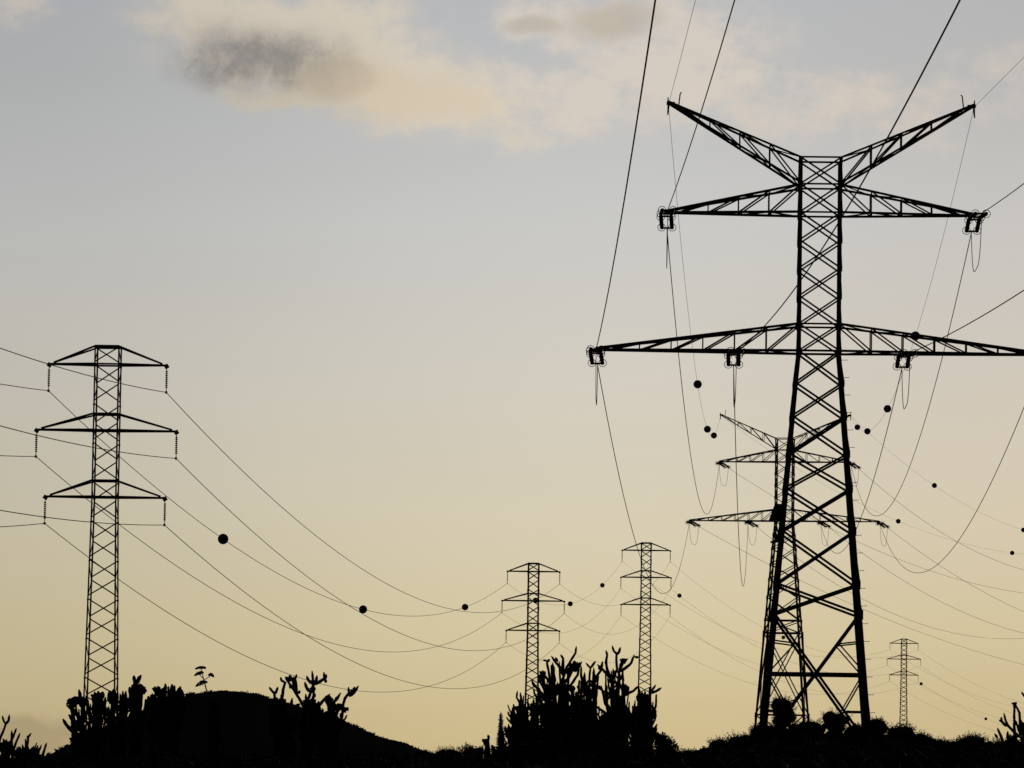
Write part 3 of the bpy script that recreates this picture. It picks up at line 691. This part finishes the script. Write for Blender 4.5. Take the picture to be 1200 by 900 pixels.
cactus('cactus_tree', 'thin-armed cactus in the bottom right corner of the picture', 170, *C6, [
    [(728, 228), (750, 262), (800, 320), (830, 500)], [(665, 322), (682, 362), (710, 420), (715, 500), (740, 640)], [(652, 360), (684, 368)], [(570, 418), (585, 480), (610, 530), (660, 580), (730, 640)], [(550, 450), (552, 490), (595, 535)],
    [(530, 480), (555, 492)], [(515, 548), (540, 610), (570, 680)], [(490, 598), (515, 640)], [(663, 470), (692, 525), (720, 600)], [(607, 575), (600, 640)], [(790, 400), (770, 450), (760, 560)], [(860, 180), (850, 300), (840, 480)], [(950, 300), (910, 400), (860, 560)], [(1000, 420), (940, 520), (880, 620)]],
    22, fills=[(690, 900, 480, 680, 26), (560, 700, 610, 720, 16)], dense=[(780, 410, 28, 22), (740, 540, 50, 50), (665, 335, 14, 12)], seed=47, trunk_px=[1200, 1215])

# ------------------------------------------------------------------ flowering stalk on the hill side
Y = 185
b = at(246, 826, Y); gy = gz(b.x, Y)
root = empty('flowering_stalk', Vector((b.x, Y, gy)), 0, 'tall thin stalk with flat seed heads against the sky above the hill', 'plant')
o = Vector((b.x, Y, gy)); m = MB()
def c2p(x, y, yo=0): return at(60+x/6, 770+y/6, Y+yo) - o
stem = [Vector((0, 0, 0)), c2p(1108, 300), c2p(1100, 265), c2p(1085, 205), c2p(1072, 160), c2p(1058, 95)]
m.tube(stem, [.04, .032, .028, .025, .022, .014], 6)
heads = [((1050, 74), 38, 10, .1), ((1040, 113), 32, 12, -.1), ((1126, 124), 19, 11, .15), ((1057, 180), 40, 16, -.05)]
for (x, y), rx, ry, yo in heads:
    j = c2p(1070, y+40 if y < 170 else y+20); m.tube([j, c2p(x, y+6, yo)], .015, 5)
m.build('stem', FLOW, root)
mp_ = Y/F/6
for (x, y), rx, ry, yo in heads:
    m = MB(); c = c2p(x, y, yo); tl = {74: .12, 113: .3, 124: -.3, 180: .35}[y]
    for i in range(150):
        a_ = random.uniform(0, 6.28); q = random.random()**.5
        p = c + Vector((math.cos(a_)*q*rx*mp_, math.sin(a_)*q*rx*mp_, random.uniform(-.3, .3)*ry*mp_ + (.6-q*q*1.3)*ry*mp_ + math.cos(a_)*q*tl*rx*mp_))
        m.ball(p, .028*random.uniform(.7, 1.2), sub=1)
    m.build('seed_head', FLOW, root)

# ------------------------------------------------------------------ shrubs
def shrub(px, pytop, pw, Y, label, seed, name='shrub', cone=False, leaf=.09, loose=0.0, group='dark shrubs along the skyline', nl=None):
    rnd = random.Random(seed); random.seed(seed)
    p = at(px, pytop, Y); zg = gz(p.x, Y)-.1; H_ = p.z - zg; rx = pw*Y/F/2
    zg = min(zg, p.z-rx*1.05); H_ = p.z-zg
    root = empty(name, (p.x, Y, zg), 0, label, 'shrub', group)
    m = MB(); nlobe = 7 if not cone else 6; lobes = []
    for i in range(nlobe):
        if cone:
            t = i/(nlobe-1); lobes.append((Vector((rnd.uniform(-.1, .1)*rx, rnd.uniform(-.1, .1)*rx, H_*(.2+.68*t))), rx*(1-.82*t), H_*.16))
        else:
            a_ = rnd.uniform(0, 6.28); q = rnd.uniform(.15, .55); s_ = rnd.uniform(.36, .66)
            zt = H_ - rx*s_*.8*min(1, H_/rx/1.2) if i < 3 else H_*rnd.uniform(.45, .75)
            lobes.append((Vector((math.cos(a_)*q*rx*1.1, math.sin(a_)*q*rx, zt*(1 if i == 0 else rnd.uniform(.86, 1)))), rx*s_, min(rx*s_*.8, H_*.45)))
    if not cone and H_ > rx*1.3:
        for q in (.2, .42, .62): lobes.append((Vector((rnd.uniform(-.25, .25)*rx, 0, H_*q)), rx*rnd.uniform(.6, .85), H_*.2))
    for i, (c, rr, rz_) in enumerate(lobes):
        if loose < .5: m.ball(c, rr*.8, rr*.8, rz_*.8, 2, .5, seed+i)
        n_ = nl or int(260*(1+loose))
        for _ in range(n_):
            d = Vector((rnd.gauss(0, 1), rnd.gauss(0, 1), rnd.gauss(0, 1))).normalized()
            k = rnd.uniform(.7, 1.0+.12*rnd.random()) if loose < .5 else rnd.random()**.4
            q = c + Vector((d.x*rr*k, d.y*rr*k, d.z*rz_*k)); m.leaf(q, d+Vector((rnd.uniform(-.8, .8), rnd.uniform(-.8, .8), rnd.uniform(-.2, .9))), leaf*rnd.uniform(.7, 1.6), leaf*.3)
    if not cone:                                                   # straggling sprigs break the outline
        for c, rr, rz_ in lobes[:7]:
            for _ in range(9):
                a_ = rnd.uniform(-1.3, 1.3); b_ = rnd.uniform(0, 6.28)
                d = Vector((math.sin(a_), math.cos(b_)*.5, math.cos(a_))).normalized(); p0 = c + Vector((d.x*rr*.7, d.y*rr*.7, d.z*rz_*.7))
                ln = rnd.uniform(.25, .6)*rr + .1; p1 = p0 + d*ln*.6 + Vector((rnd.uniform(-.05, .05), 0, .03)); p2 = p0 + d*ln + Vector((rnd.uniform(-.1, .1), 0, rnd.uniform(-.05, .1)))
                m.tube([p0, p1, p2], [.012, .009, .005], 4)
                for _k in range(7): m.leaf(p0.lerp(p2, rnd.uniform(.3, 1)), Vector((rnd.uniform(-1, 1), rnd.uniform(-1, 1), rnd.uniform(-.3, 1))), leaf*rnd.uniform(.6, 1.3), leaf*.28)
        for _ in range(60):                                        # lower skirt to the soil
            a_ = rnd.uniform(0, 6.28); q = rnd.random()**.5*rx
            m.ball((math.cos(a_)*q, math.sin(a_)*q, H_*.2*rnd.random()), .12*rx+.1, sub=1, rough=.4, seed=_)
    m.build('crown', LEAF, root)
    t = MB()
    for i in range(3):
        a_ = rnd.uniform(0, 6.28); t.tube([(math.cos(a_)*.08, math.sin(a_)*.08, 0), (math.cos(a_)*.1*rx, math.sin(a_)*.1*rx, H_*.3), (math.cos(a_)*.4*rx, math.sin(a_)*.4*rx, H_*.65)], [.07, .05, .02], 6)
    t.build('trunk', TRUNK, root)
    return root
sh = [
    (915, 816, 34, 355, 'tall dark shrub standing between the legs of the large pylon, left side'),
    (979, 832, 36, 352, 'rounded dark shrub between the legs of the large pylon, right side'),
    (1027, 842, 30, 350, 'flat-topped shrub just right of the right foot of the large pylon'),
    (945, 845, 44, 350, 'low shrub in the gap between the two shrubs under the large pylon'),
    (893, 850, 34, 352, 'low shrub at the left foot of the large pylon'),
    (872, 861, 34, 340, 'shrub stepping down left of the large pylon foot'),
    (847, 867, 34, 330, 'low rounded shrub farther left of the large pylon on the falling ridge'),
    (1005, 849, 30, 346, 'small shrub against the right foot of the large pylon'),
    (1052, 850, 40, 340, 'broad shrub in front of the foot of the tiny far pylon'),
    (1080, 862, 32, 330, 'low shrub just right of the tiny far pylon foot'),
    (1110, 868, 44, 325, 'low shrub in the dip of the right ridge'),
    (1138, 862, 44, 322, 'wide flat shrub on the right ridge under the lowest marker ball'),
    (1170, 868, 44, 320, 'low shrub at the left of the corner cactus on the right ridge'),
    (1205, 866, 50, 318, 'shrub at the right edge behind the corner cactus'),
    (828, 878, 20, 300, 'tiny shrub in the low gap left of the ridge'),
    (806, 880, 34, 300, 'low shrub right of the big cactus clump foot'),
    (524, 876, 34, 420, 'distant low shrub just right of the hill foot'),
    (547, 873, 26, 420, 'distant loose-leaved shrub left of the small two-headed cactus'),
    (500, 880, 26, 430, 'distant low shrub at the very foot of the hill'),
    (560, 876, 16, 400, 'small distant shrub beside the small two-headed cactus'),
    (254, 824, 15, 230, 'small round shrub beside the seed-head stalk on the skyline'),
]
for i, (px, py, pw, Y_, lb) in enumerate(sh):
    shrub(px, py, pw*1.12, Y_, lb, 100+i, loose=.6 if 'loose' in lb else 0)
shrub(587.5, 839, 19, 230, 'pointed conical shrub at the left end of the big cactus clump', 300, cone=True, leaf=.07)
shrub(781, 862, 28, 215, 'feathery thin-twigged shrub at the right end of the big cactus clump', 301, loose=.7, leaf=.12)
for i, (px, py) in enumerate(((712, 872), (650, 874), (610, 878), (745, 875))):
    shrub(px, py-8, 66, 190, ('low shrub hiding the trunks under the tallest clump cactus', 'low shrub hiding the trunks of the bristly clump cactus', 'low shrub at the left foot of the big cactus clump', 'low shrub at the right foot of the big cactus clump')[i], 310+i)

# ------------------------------------------------------------------ scrub: the uncountable low growth in front
random.seed(99)
SKY_ = [(0, 896), (55, 896), (90, 884), (300, 882), (480, 884), (600, 880), (680, 878), (790, 886), (850, 874), (900, 866), (1050, 864), (1100, 874), (1200, 874)]
s = MB(); YY = [110, 130, 150, 175, 205, 240, 280, 310]
for Y_ in YY:
    halfw = Y_*.12+9; x = -halfw
    while x < halfw:
        yy = Y_+random.uniform(-9, 9); px = 600 + x/yy*F
        z0 = gz(x, yy); tgt = lerp_list(px, SKY_) + random.uniform(-5, 7)
        top = min(at(px, tgt, yy).z, z0+2.4)
        if Y_ < 150: top = z0 + random.uniform(.7, 1.1)
        top = max(top, z0+random.uniform(.3, .5)); hh = top-z0; rr = random.uniform(.5, .9)
        s.ball((x, yy, z0+hh*.3), rr*.8, rr*.8, hh*.45, 2, .35, random.random()*50)
        for _ in range(230):
            a_ = random.uniform(0, 6.28); e_ = random.random(); q = math.sqrt(max(0, 1-e_*e_))
            k_ = random.uniform(.75, 1.0); p = Vector((x+math.cos(a_)*rr*q*k_, yy+math.sin(a_)*rr*q*k_, z0+hh*.3+e_*hh*.56*k_))
            s.leaf(p, (math.cos(a_)*.5, math.sin(a_)*.5, random.uniform(.2, 1.2)), random.uniform(.1, .24), .03)
        x += random.uniform(.55, 1.0)
tag(s.build('scrub', LEAF), 'dark low scrub covering the ground along the bottom', kind='stuff')
# bumps of brush along the hill's skyline
s = MB()
for i in range(420):
    px = random.uniform(40, 500); yy = YH + random.uniform(-25, 20); p = at(px, lerp_list(px, HP), YH)
    r_ = random.uniform(.3, .9)
    s.ball((p.x, yy, p.z-.35), r_*1.2, r_, r_, 1, .5, i)
    for _ in range(10):
        a_ = random.uniform(0, 6.28); s.leaf((p.x+math.cos(a_)*r_, yy, p.z-.3+random.uniform(0, .7)*r_), (math.cos(a_), 0, 1), .5, .15)
tag(s.build('brush', LEAF), 'small brush dotted over the dark hillside', kind='stuff')
